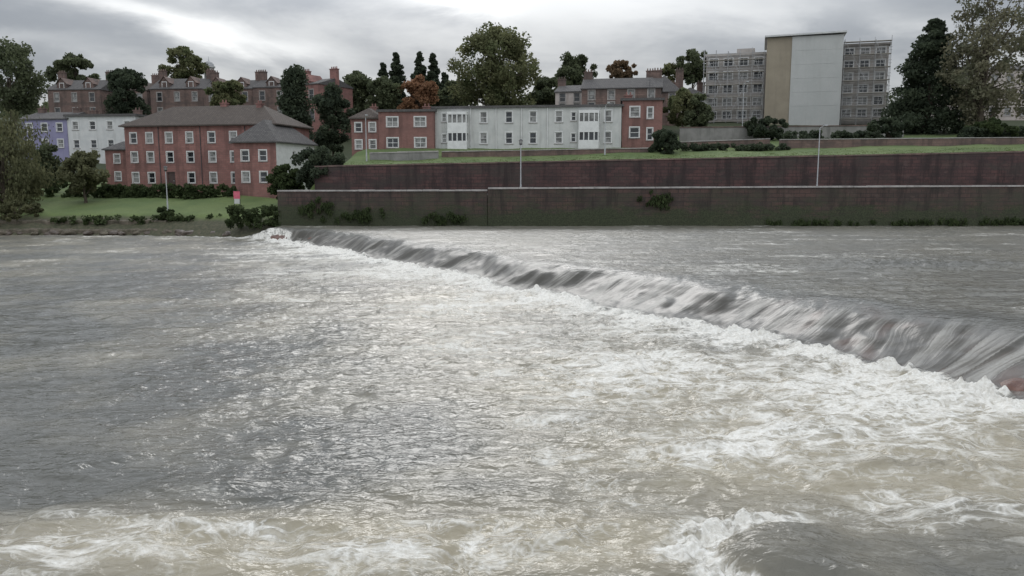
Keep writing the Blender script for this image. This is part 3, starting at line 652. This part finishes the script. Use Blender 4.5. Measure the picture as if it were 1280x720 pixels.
roof(root, d_, e_, 2.5, 12, h3, 'flat', .35, M['block_grey'], .3, name='right_wing_roof')
mb = MB(); mb.box(ww1*.5, ww1*.5+3, 5, 9, h1+.4, h1+1.5); mb.build('roof_plant_box', M['block_grey'], root)
def scaffold(label, u0, u1, v0, zt):
    o_ = Vector((xB+u0*cB+v0*sB, Yb-u0*sB+v0*cB, zb)); r = empty('scaffolding', o_, RB, label=label, cat='scaffolding'); w = u1-u0; n = int(round(w/2.1))
    for i in range(n+1):
        for yy in (0, 1.2):
            mb = MB(); mb.tube((w*i/n, yy, -3), (w*i/n, yy, zt+random.uniform(.0, .7)), .04, n=5); mb.build('pole', M['dull_metal'], r)
    z = 0
    while z < zt:
        mb = MB(); mb.box(-.1, w+.1, .08, 1.12, z, z+.08); mb.build('deck', M['wood'], r)
        for zz in (.55, 1.05):
            if z+zz < zt+.3:
                mb = MB(); mb.tube((-.15, -.1, z+zz), (w+.15, -.1, z+zz), .032, n=5); mb.build('guard_rail', M['dull_metal'], r)
        z += 2.05
    for i in range(0, n, 2):
        mb = MB(); mb.tube((w*i/n, -.12, 0), (w*min(n, i+1.5)/n, -.12, min(zt, 6)), .035, n=5); mb.tube((w*min(n, i+1.5)/n, -.12, min(zt, 6)), (w*i/n, -.12, zt), .035, n=5); mb.build('brace', M['dull_metal'], r)
scaffold('scaffolding covering the left wing of the tall apartment block', -.3, ww1-.3, .9, h1+.6)
scaffold('scaffolding covering the right wing of the tall apartment block', d_+.3, e_+.1, .9, h3+.6)
simple('pale terrace building partly hidden by the big tree at the right edge', 1192, 1420, 78, 88, 150, 142, 'harl_pink', 12, 0, 'hip', rows=3, chims=(), ww=1.1, wh=1.4)

# ------------------------------------------------------------------ lamp posts, signs
def lamp(px, pt, Y, base, label, style=0):
    x = at(px, pt, Y).x; h = zat(pt, Y)-base; r = empty('street_lamp', (x, Y, base), label=label, cat='street lamp', group='street lamps on the far bank')
    mb = MB(); mb.tube((0,0,0), (0,0,1.0), .10, .09, 8); mb.tube((0,0,1.0), (0,0,h), .065, .045, 8); mb.build('pole', M['metal'], r)
    if style == 0:
        mb = MB(); mb.tube((0,0,h), (0,0,h+.12), .12, .2, 10); mb.tube((0,0,h+.45), (0,0,h+.58), .24, .08, 10); mb.build('lamp_cap', M['dark_metal'], r)
        mb = MB(); mb.tube((0,0,h+.12), (0,0,h+.45), .16, .2, 10); mb.build('lantern', M['glass2'], r)
    else:
        mb = MB(); mb.tube((0,0,h-.02), (.25,-.5,h+.22), .035, .03); mb.build('arm', M['metal'], r)
        mb = MB(); mb.box(.12, .38, -1.05, -.45, h+.17, h+.29); mb.build('lamp_head', M['metal'], r)
lamp(651, 181, 84, 4.3, 'slim street lamp on the riverside walk in front of the grey flats')
lamp(1025, 160, 83.5, 4.3, 'tall pale street lamp on the riverside walk toward the right', 1)
lamp(457, 147, 97, gz(at(457,147,97).x, 97), 'street lamp in front of the small hipped brick house', 1)
lamp(757, 132, 97.5, gz(at(757,132,97.5).x, 97.5), 'street lamp in front of the right end of the grey flats', 1)
lamp(207, 214, 90, gz(at(207,214,90).x, 90), 'street lamp on the lawn in front of the red sandstone house')
lamp(930, 105, 118, gz(at(930,105,118).x, 118), 'street lamp in front of the scaffolded left wing', 1)
x = at(296, 240, 92).x; r = empty('notice_board', (x, 92, gz(x, 92)), label='small pink and white notice board on posts at the end of the lawn', cat='sign')
for s in (-.32, .32):
    mb = MB(); mb.tube((s, 0, 0), (s, 0, 1.9), .04); mb.build('post', M['dark_metal'], r)
mb = MB(); mb.box(-.30, .30, -.09, -.045, .35, .9); mb.build('white_panel', M['harl_white'], r)
mb = MB(); mb.box(-.36, .36, -.09, -.045, .905, 1.75); mb.build('red_panel', M['red_paint'], r)

# ------------------------------------------------------------------ vegetation
def leaves_mesh(name, C, R, per, size, mat, parent=None, flat=1.0, droop=0, **kw):
    n = len(C); idx = np.repeat(np.arange(n), per); N = len(idx)
    d = rng.normal(size=(N, 3)); d /= np.linalg.norm(d, axis=1)[:, None]; rad = R[idx]*rng.random(N)**.45
    P = C[idx]+d*rad[:, None]*np.array([1, 1, flat]); P[:, 2] -= droop*rng.random(N)*R[idx]
    a = rng.normal(size=(N, 3)); a /= np.linalg.norm(a, axis=1)[:, None]; b = np.cross(a, rng.normal(size=(N, 3))); b /= np.linalg.norm(b, axis=1)[:, None]
    if droop: a = a*.4+np.array([0, 0, -1.0])
    s = size*(.6+.8*rng.random(N))[:, None]
    V = np.stack([P-a*s*.6, P+b*s*.42, P+a*s*.6, P-b*s*.42], 1).reshape(-1, 3).astype(np.float32)
    me = bpy.data.meshes.new(name); me.vertices.add(len(V)); me.vertices.foreach_set('co', V.ravel())
    me.loops.add(N*4); me.loops.foreach_set('vertex_index', np.arange(N*4, dtype=np.int32))
    me.polygons.add(N); me.polygons.foreach_set('loop_start', (np.arange(N)*4).astype(np.int32)); me.polygons.foreach_set('loop_total', np.full(N, 4, np.int32))
    me.update()
    tint = np.clip(.6*rng.random(n)[idx]+.4*rng.random(N), 0, 1); at_ = me.attributes.new('tint', 'FLOAT', 'POINT'); at_.data.foreach_set('value', np.repeat(tint, 4).astype(np.float32))
    me.materials.append(mat); o = bpy.data.objects.new(name, me); COL.objects.link(o)
    if parent: o.parent = parent
    return tag(o, **kw)
LM = {
 'dark': leaf_mat('dark_evergreen_leaves', (.036, .049, .034), (.084, .104, .062)),
 'green': leaf_mat('mid_green_leaves', (.062, .076, .045), (.14, .16, .085)),
 'yell': leaf_mat('yellowing_leaves', (.085, .096, .048), (.21, .21, .105), (.11, .128, .06)),
 'hazy': leaf_mat('thin_autumn_leaves', (.115, .112, .072), (.235, .22, .145), (.135, .14, .09)),
 'orange': leaf_mat('orange_leaves', (.19, .105, .062), (.36, .20, .115)),
 'brownish': leaf_mat('brown_autumn_leaves', (.14, .095, .06), (.25, .175, .11)),
 'olive': leaf_mat('olive_willow_leaves', (.078, .084, .044), (.17, .17, .09)),
 'hedge': leaf_mat('hedge_leaves', (.034, .050, .022), (.082, .108, .044)),
}
def limb(mb, p0, p1, r0, r1, seg=4, wob_=.08):
    p0 = Vector(p0); p1 = Vector(p1); L_ = (p1-p0).length; q = p0
    for i in range(1, seg+1):
        f = i/seg; n = p0.lerp(p1, f)+Vector((random.uniform(-1, 1), random.uniform(-1, 1), random.uniform(-.3, .3)))*L_*wob_*(0 if i == seg else 1)
        mb.tube(q, n, r0+(r1-r0)*(i-1)/seg, r0+(r1-r0)*f, 6); q = n
def tree(name, label, px, pt, pb, hw, Y, col, style='broad', n=46, per=110, base=None, group=None, cat='tree', droop=0, rs=1.0):
    n = int(n*1.35); per = int(per*1.35)
    c = at(px, pb, Y); top = zat(pt, Y); bot = c.z; hwm = hw*Y/F; g = gz(c.x, Y) if base is None else base
    g = min(g, bot-.2); r = empty(name, (c.x, Y, g), label=label, cat=cat, group=group)
    zb_, zt_ = bot-g, top-g; ch = zt_-zb_; zc = (zb_+zt_)/2; size = max(.17, .0029*Y)
    C = []; R = []
    if style == 'spruce':
        for i in range(n):
            f = (i+.5)/n; z = zb_+ch*f; rr_ = hwm*(1-f)**.7*random.uniform(.65, 1.08)+.1; a = random.uniform(0, 6.28)
            k = random.uniform(.35, .8); C.append((math.cos(a)*rr_*k, math.sin(a)*rr_*k, z)); R.append(max(.45, rr_*.55))
        flat = .6
    elif style == 'cone':
        for i in range(n):
            f = (i+.5)/n; z = zb_+ch*f; rr_ = hwm*min(1, (1-f)*1.35+.14)*random.uniform(.7, 1.1); a = random.uniform(0, 6.28)
            k = random.uniform(.25, .9); C.append((math.cos(a)*rr_*k, math.sin(a)*rr_*k, z)); R.append(hwm*random.uniform(.18, .34)*min(1, 1.4-f))
        flat = .55
    elif style == 'column':
        for i in range(n):
            f = (i+.5)/n; z = zb_+ch*f; rr_ = hwm*(math.sin(math.pi*min(1, .12+f*.86))**.6)*random.uniform(.6, 1.0); a = random.uniform(0, 6.28)
            k = random.uniform(.2, .7); C.append((math.cos(a)*rr_*k, math.sin(a)*rr_*k, z)); R.append(max(.4, hwm*random.uniform(.32, .5)))
        flat = .9
    else:
        lob = random.uniform(0, 6); l2 = random.uniform(0, 6)
        for i in range(n):
            a = random.uniform(0, 6.28); f = random.uniform(-1, 1); k = random.random()**.5
            w_ = math.sqrt(max(0, 1-f*f*(.75 if f < 0 else 1.0)))*(1+.16*math.sin(a*3+lob)+.12*math.sin(f*5+l2))
            C.append((math.cos(a)*hwm*.84*k*w_, math.sin(a)*hwm*.84*k*w_, zc+f*ch*.44+.05*ch*math.sin(a*2+lob))); R.append(min(hwm, ch/2)*random.uniform(.16, .36)*rs)
        flat = .85
    C = np.array(C); R = np.array(R)
    leaves_mesh('crown', C, R, per, size, LM[col], r, flat, droop)
    mb = MB(); tr = max(.1, hwm*.055)
    limb(mb, (0, 0, -.3), (0, 0, zc if style == 'broad' else zt_*.93), tr*1.4, tr*.4, 6, .02)
    if style == 'broad':
        for i in range(0, n, 4):
            z0 = random.uniform(max(zb_*.7, .3), zc); limb(mb, (0, 0, z0), C[i], tr*.45, tr*.08, 4, .06)
    mb.build('trunk', M['bark'], r); return r
T = tree
T('leafy_tree', 'large dull green tree on the hill at the far left edge', 16, 52, 142, 42, 150, 'green', n=54, per=95)
T('leafy_tree', 'rounded green tree standing above the leftmost villa', 95, 68, 112, 34, 195, 'green', n=44)
T('cedar_tree', 'dense dark rounded cedar between two hillside villas', 160, 89, 146, 29, 150, 'dark', n=50, per=130)
T('leafy_tree', 'tree with thin yellowish crown on the skyline behind the villas', 230, 60, 102, 33, 198, 'yell', n=40, per=80)
T('leafy_tree', 'low yellow green tree between villas above the red house roof', 286, 101, 136, 26, 150, 'yell', n=34)
T('column_evergreen', 'dark column shaped evergreen behind the right end of the red house', 371, 90, 182, 27, 133, 'dark', 'column', n=60, per=140)
T('evergreen_tree', 'dark bushy evergreen right of the column shaped one', 416, 108, 194, 26, 118, 'dark', n=50, per=130)
T('leafy_tree', 'mid green tree above the small hipped brick house', 448, 92, 152, 34, 158, 'green', n=60)
T('leafy_tree', 'green tree left of the orange tree', 481, 98, 150, 28, 150, 'green', n=50)
for (px, pt, hw, lb) in ((480, 80, 14, 'first and smallest spruce of the dark row on the skyline'), (496, 67, 20, 'tall second spruce of the dark row on the skyline'), (526, 66, 18, 'third spruce of the dark row, behind the orange tree'), (542, 68, 18, 'fourth spruce of the dark row, nearly touching the third'), (556, 92, 18, 'low last spruce of the dark row, beside the big tree')):
    T('spruce_tree', lb, px, pt, 142, hw, 188, 'dark', 'spruce', n=50, per=110)
T('orange_tree', 'orange autumn tree in front of the dark spruces', 524, 98, 142, 26, 150, 'orange', n=42)
T('large_tree', 'large yellow green tree with open crown rising behind the grey flats', 622, 31, 142, 61, 150, 'yell', n=110, per=100, rs=.9)
T('leafy_tree', 'round dark green tree right of the largest tree on the skyline', 715, 68, 116, 29, 185, 'green', n=46, per=90)
T('leafy_tree', 'low green tree just behind the roof right of the largest tree', 682, 98, 142, 30, 160, 'green', n=46, per=90)
T('leafy_tree', 'low green tree just behind the left end of the grey flats', 572, 100, 144, 30, 158, 'green', n=46, per=90)
T('autumn_tree', 'small brown orange tree on the skyline above the slate roofs', 776, 76, 104, 22, 195, 'brownish', n=28, per=80)
T('leafy_tree', 'small green tree left of the scaffolding on the skyline', 866, 64, 104, 25, 188, 'green', n=38, per=90)
T('leafy_tree', 'low pale tree behind the steep dark gable', 836, 80, 112, 16, 188, 'yell', n=22, per=80)
T('yellow_bush', 'yellow green bush left of the scaffolded block', 853, 112, 154, 22, 124, 'yell', n=34, cat='bush')
T('leafy_tree', 'dull green tree right below the scaffolding', 872, 118, 158, 18, 122, 'green', n=30)
T('cedar_tree', 'tall broad dark conifer right of the apartment block', 1158, 26, 174, 56, 121, 'dark', 'cone', n=130, per=125)
T('large_tree', 'very tall thin leaved tree filling the top right corner', 1224, -50, 160, 56, 113, 'hazy', n=125, per=66, rs=.82)
T('large_tree', 'tall hazy tree cut off by the right edge', 1300, -30, 155, 48, 117, 'hazy', n=75, per=68, rs=.88)
T('willow_tree', 'drooping olive willow on the bank at the left edge', 8, 138, 254, 58, 93, 'olive', n=68, per=105, droop=.9)
T('leafy_tree', 'small rounded olive tree right of the willow', 106, 188, 243, 28, 95, 'olive', n=46, per=95)
T('leafy_tree', 'low dark tree in front of the lilac house', 62, 178, 238, 24, 104, 'green', n=36)
T('round_bush', 'round dark shrub in front of the red brick end block', 831, 163, 196, 21, 99, 'dark', n=34, per=150, cat='bush')
T('dark_bush', 'dark shrubs above the left end of the river wall', 400, 186, 236, 36, 90, 'dark', n=56, per=140, cat='bush')
T('dark_bush', 'dark green shrub spilling beside the retaining wall end', 358, 207, 248, 24, 92, 'hedge', n=44, per=130, cat='bush')
T('dark_bush', 'dark bush below the pale grey gable', 955, 147, 176, 32, 112, 'dark', n=36, per=130, cat='bush')
T('dark_bush', 'dark bush at the foot of the tall conifer', 1110, 148, 182, 30, 108, 'dark', n=36, per=130, cat='bush')
T('dark_bush', 'low dark bush under the trees at the right edge', 1235, 150, 182, 42, 106, 'hedge', n=40, per=130, cat='bush')
T('leafy_bush', 'light green bush on the bank below the lawn lamp', 208, 258, 274, 14, 86.5, 'hedge', n=20, per=80, cat='bush')
T('leafy_bush', 'low brown green bush on the left waterside', 20, 252, 278, 40, 87, 'olive', n=34, per=100, cat='bush')
def hedge(label, pxl, pxr, pt, pb, Y, d=1.2, col='hedge', per=70, k=3.0):
    x0, x1 = at(pxl, pt, Y).x, at(pxr, pt, Y).x; z0, z1 = zat(pb, Y), zat(pt, Y); n = int((x1-x0)*(z1-z0)*d*k)+30
    C = np.stack([rng.uniform(x0, x1, n)-(x0+x1)/2, rng.uniform(-d/2, d/2, n), rng.uniform(0, z1-z0-.25, n)], -1); R = rng.uniform(.3, .55, n)
    leaves_mesh('hedge', C, R, per, .24, LM[col], None, .8, label=label, cat='hedge').location = ((x0+x1)/2, Y, z0)
hedge('long clipped hedge in front of the red sandstone house', 118, 292, 230, 249, 99, k=4.5)
hedge('dark hedge along the road below the apartment block', 985, 1105, 163, 180, 104, 1.5, 'dark')
hedge('dark hedge in front of the pale building at the right', 1200, 1330, 158, 178, 105, 1.5, 'dark')
hedge('dark hedge behind the left lawn and willow', -40, 120, 225, 250, 100, 1.5, k=1.6)
hedge('hedge along the grass right of the round shrub', 850, 985, 179, 188, 100, 1.0, 'dark')
hedge('brown green scrub on the bank between the lawn and the river wall', 286, 352, 256, 283, 81.2, 1.8, 'hedge', 50, 2.0)
hedge('low dark weeds growing over the stone bank below the lawn', 60, 290, 268, 279, 86.0, .8, 'hedge', 40, 1.2)
for i, (px, py, hw, hh_, col) in enumerate([(826,250,14,12,'hedge'),(560,272,34,5,'hedge'),(395,258,24,14,'hedge'),(450,270,30,8,'hedge'),(1160,277,60,2.5,'hedge'),(1010,278,60,2.5,'hedge'),(1260,277,50,3,'hedge')]):
    c = at(px, py, 80.1); n = 22; W_ = hw*.08; H2 = hh_*.08
    C = np.stack([rng.normal(0, W_*.5, n), rng.uniform(-.12, .05, n), rng.normal(0, H2*.45, n)], -1)
    leaves_mesh('ivy', C, rng.uniform(.2, .42, n), 50, .18, LM[col], None, 1.0, .6, label='dark green ivy and weeds clinging to the face of the lower river wall', cat='ivy', group='ivy patches on the lower river wall').location = c
n = 2600; xs = rng.uniform(-20, 75, n); ys_ = 88.6+rng.random(n)**1.3*9; C = np.stack([xs, ys_, ground_z(xs, ys_)+.01], -1)
leaves_mesh('long_grass', C, np.full(n, .4), 8, .07, leaf_mat('grass_blades', (.080, .115, .034), (.110, .150, .045)), None, .08, kind='stuff', label='rough green grass growing above the upper retaining wall', cat='grass')
n = 700; xs = rng.uniform(-150, 150, n); ys_ = rng.uniform(205, 245, n); C = np.stack([xs, ys_, ground_z(xs, ys_)+rng.uniform(0, 7, n)+2*np.sin(xs*.07)-2.5], -1)
leaves_mesh('distant_woodland', C, rng.uniform(1.5, 3, n), 70, .8, LM['green'], None, .8, kind='stuff', label='far off wooded ridge showing between the hillside houses', cat='woodland')

# ------------------------------------------------------------------ sky and light
w = bpy.data.worlds.new('World'); bpy.context.scene.world = w; w.use_nodes = True
nt = NT(w.node_tree); bg = w.node_tree.nodes['Background']
az_, el_ = math.radians(-4), math.radians(30)
dv = Vector((math.sin(az_)*math.cos(el_), math.cos(az_)*math.cos(el_), math.sin(el_)))
sky = nt.node('ShaderNodeTexSky'); sky.sky_type = 'NISHITA'; sky.sun_disc = False; sky.sun_elevation = el_; sky.sun_rotation = az_
d = nt.node('ShaderNodeTexCoord').outputs['Generated']; x, y, z = nt.sep(d)
zp = nt.m('ADD', nt.m('MAXIMUM', z, 0.0), .10)
cp = nt.comb(nt.m('DIVIDE', x, zp), nt.m('DIVIDE', y, zp), 0.0)
n1 = nt.noise(cp, .55, 6, .55, .4); n2 = nt.noise(nt.scale(d, (1, 1, 2.6)), 4.5, 6, .55, .3)
dn_ = nt.m('ADD', nt.m('MULTIPLY', n1, .55), nt.m('MULTIPLY', n2, .45))
cl = nt.mix(nt.ss(dn_, .42, .58), (2.7, 2.9, 3.2), (4.7, 4.85, 5.0))
yp = nt.m('MAXIMUM', y, .05); az = nt.m('DIVIDE', x, yp); el = nt.m('DIVIDE', z, yp)
wv = nt.m('MULTIPLY', nt.m('SUBTRACT', n2, .5), .12)
def glow(a0, e0, dx, dy, sx, sy, amp):
    L_ = math.hypot(dx, dy); dx, dy = dx/L_, dy/L_
    A_ = nt.m('SUBTRACT', az, a0); E_ = nt.m('ADD', nt.m('SUBTRACT', el, e0), wv)
    u = nt.m('DIVIDE', nt.m('ADD', nt.m('MULTIPLY', A_, dx), nt.m('MULTIPLY', E_, dy)), sx)
    v = nt.m('DIVIDE', nt.m('ADD', nt.m('MULTIPLY', A_, -dy), nt.m('MULTIPLY', E_, dx)), sy)
    q = nt.m('ADD', nt.m('MULTIPLY', u, u), nt.m('MULTIPLY', v, v))
    return nt.m('MULTIPLY', nt.m('EXPONENT', nt.m('MULTIPLY', q, -1.0)), amp)
g = nt.m('ADD', glow(-.38, .180, .27, -.085, .20, .018, 1.1), glow(-.06, .222, 1, 0, .05, .022, 1.1))
g = nt.m('ADD', g, glow(-.62, .145, 1, 0, .12, .012, .5)); g = nt.m('ADD', g, glow(.35, .20, 1, -.1, .35, .025, .3))
g = nt.m('MULTIPLY', g, nt.ss(dn_, .36, .56, .5, 1.0), clamp=True)
g = nt.m('MULTIPLY', g, nt.ss(y, .05, .3))
cl = nt.mix(g, cl, (8.6, 8.7, 8.7))
zen = nt.m('ADD', 1.0, nt.m('MULTIPLY', nt.ss(z, .15, .8), 1.9))
zen = nt.m('ADD', zen, nt.ss(y, .1, -.5, 0.0, 1.2))            # extra sky brightness added behind the camera to lift the facades
dt = nt.node('ShaderNodeVectorMath', operation='DOT_PRODUCT'); nt.put(dt.inputs[0], d); dt.inputs[1].default_value = dv
veil = nt.m('EXPONENT', nt.m('MULTIPLY', nt.m('SUBTRACT', 1.0, dt.outputs['Value']), -9.0))
zen = nt.m('ADD', zen, nt.m('MULTIPLY', nt.m('MULTIPLY', veil, nt.ss(z, .12, .36, .22, 1.0)), 2.9))
sc = nt.node('ShaderNodeVectorMath', operation='SCALE'); nt.put(sc.inputs[0], cl); nt.put(sc.inputs['Scale'], zen)
colr = nt.mix(.93, sky.outputs[0], sc.outputs[0])
nt.put(bg.inputs[0], colr); bg.inputs[1].default_value = .1
sd = bpy.data.lights.new('sun', 'SUN'); sd.energy = .6; sd.angle = math.radians(25); sd.color = (1, .97, .93)
so = bpy.data.objects.new('sun', sd); COL.objects.link(so)
so.rotation_euler = dv.to_track_quat('Z', 'Y').to_euler(); so.location = (0, 50, 60)

cd = bpy.data.cameras.new('camera'); cd.sensor_width = 36; cd.lens = F/1280*36; cd.clip_end = 2000; cd.clip_start = .1
co = bpy.data.objects.new('camera', cd); COL.objects.link(co); co.location = (0, 0, H); co.rotation_euler = (math.pi/2-TH, 0, 0)
bpy.context.scene.camera = co
sc_ = bpy.context.scene; sc_.view_settings.view_transform = 'Standard'; sc_.view_settings.look = 'None'; sc_.view_settings.exposure = 0
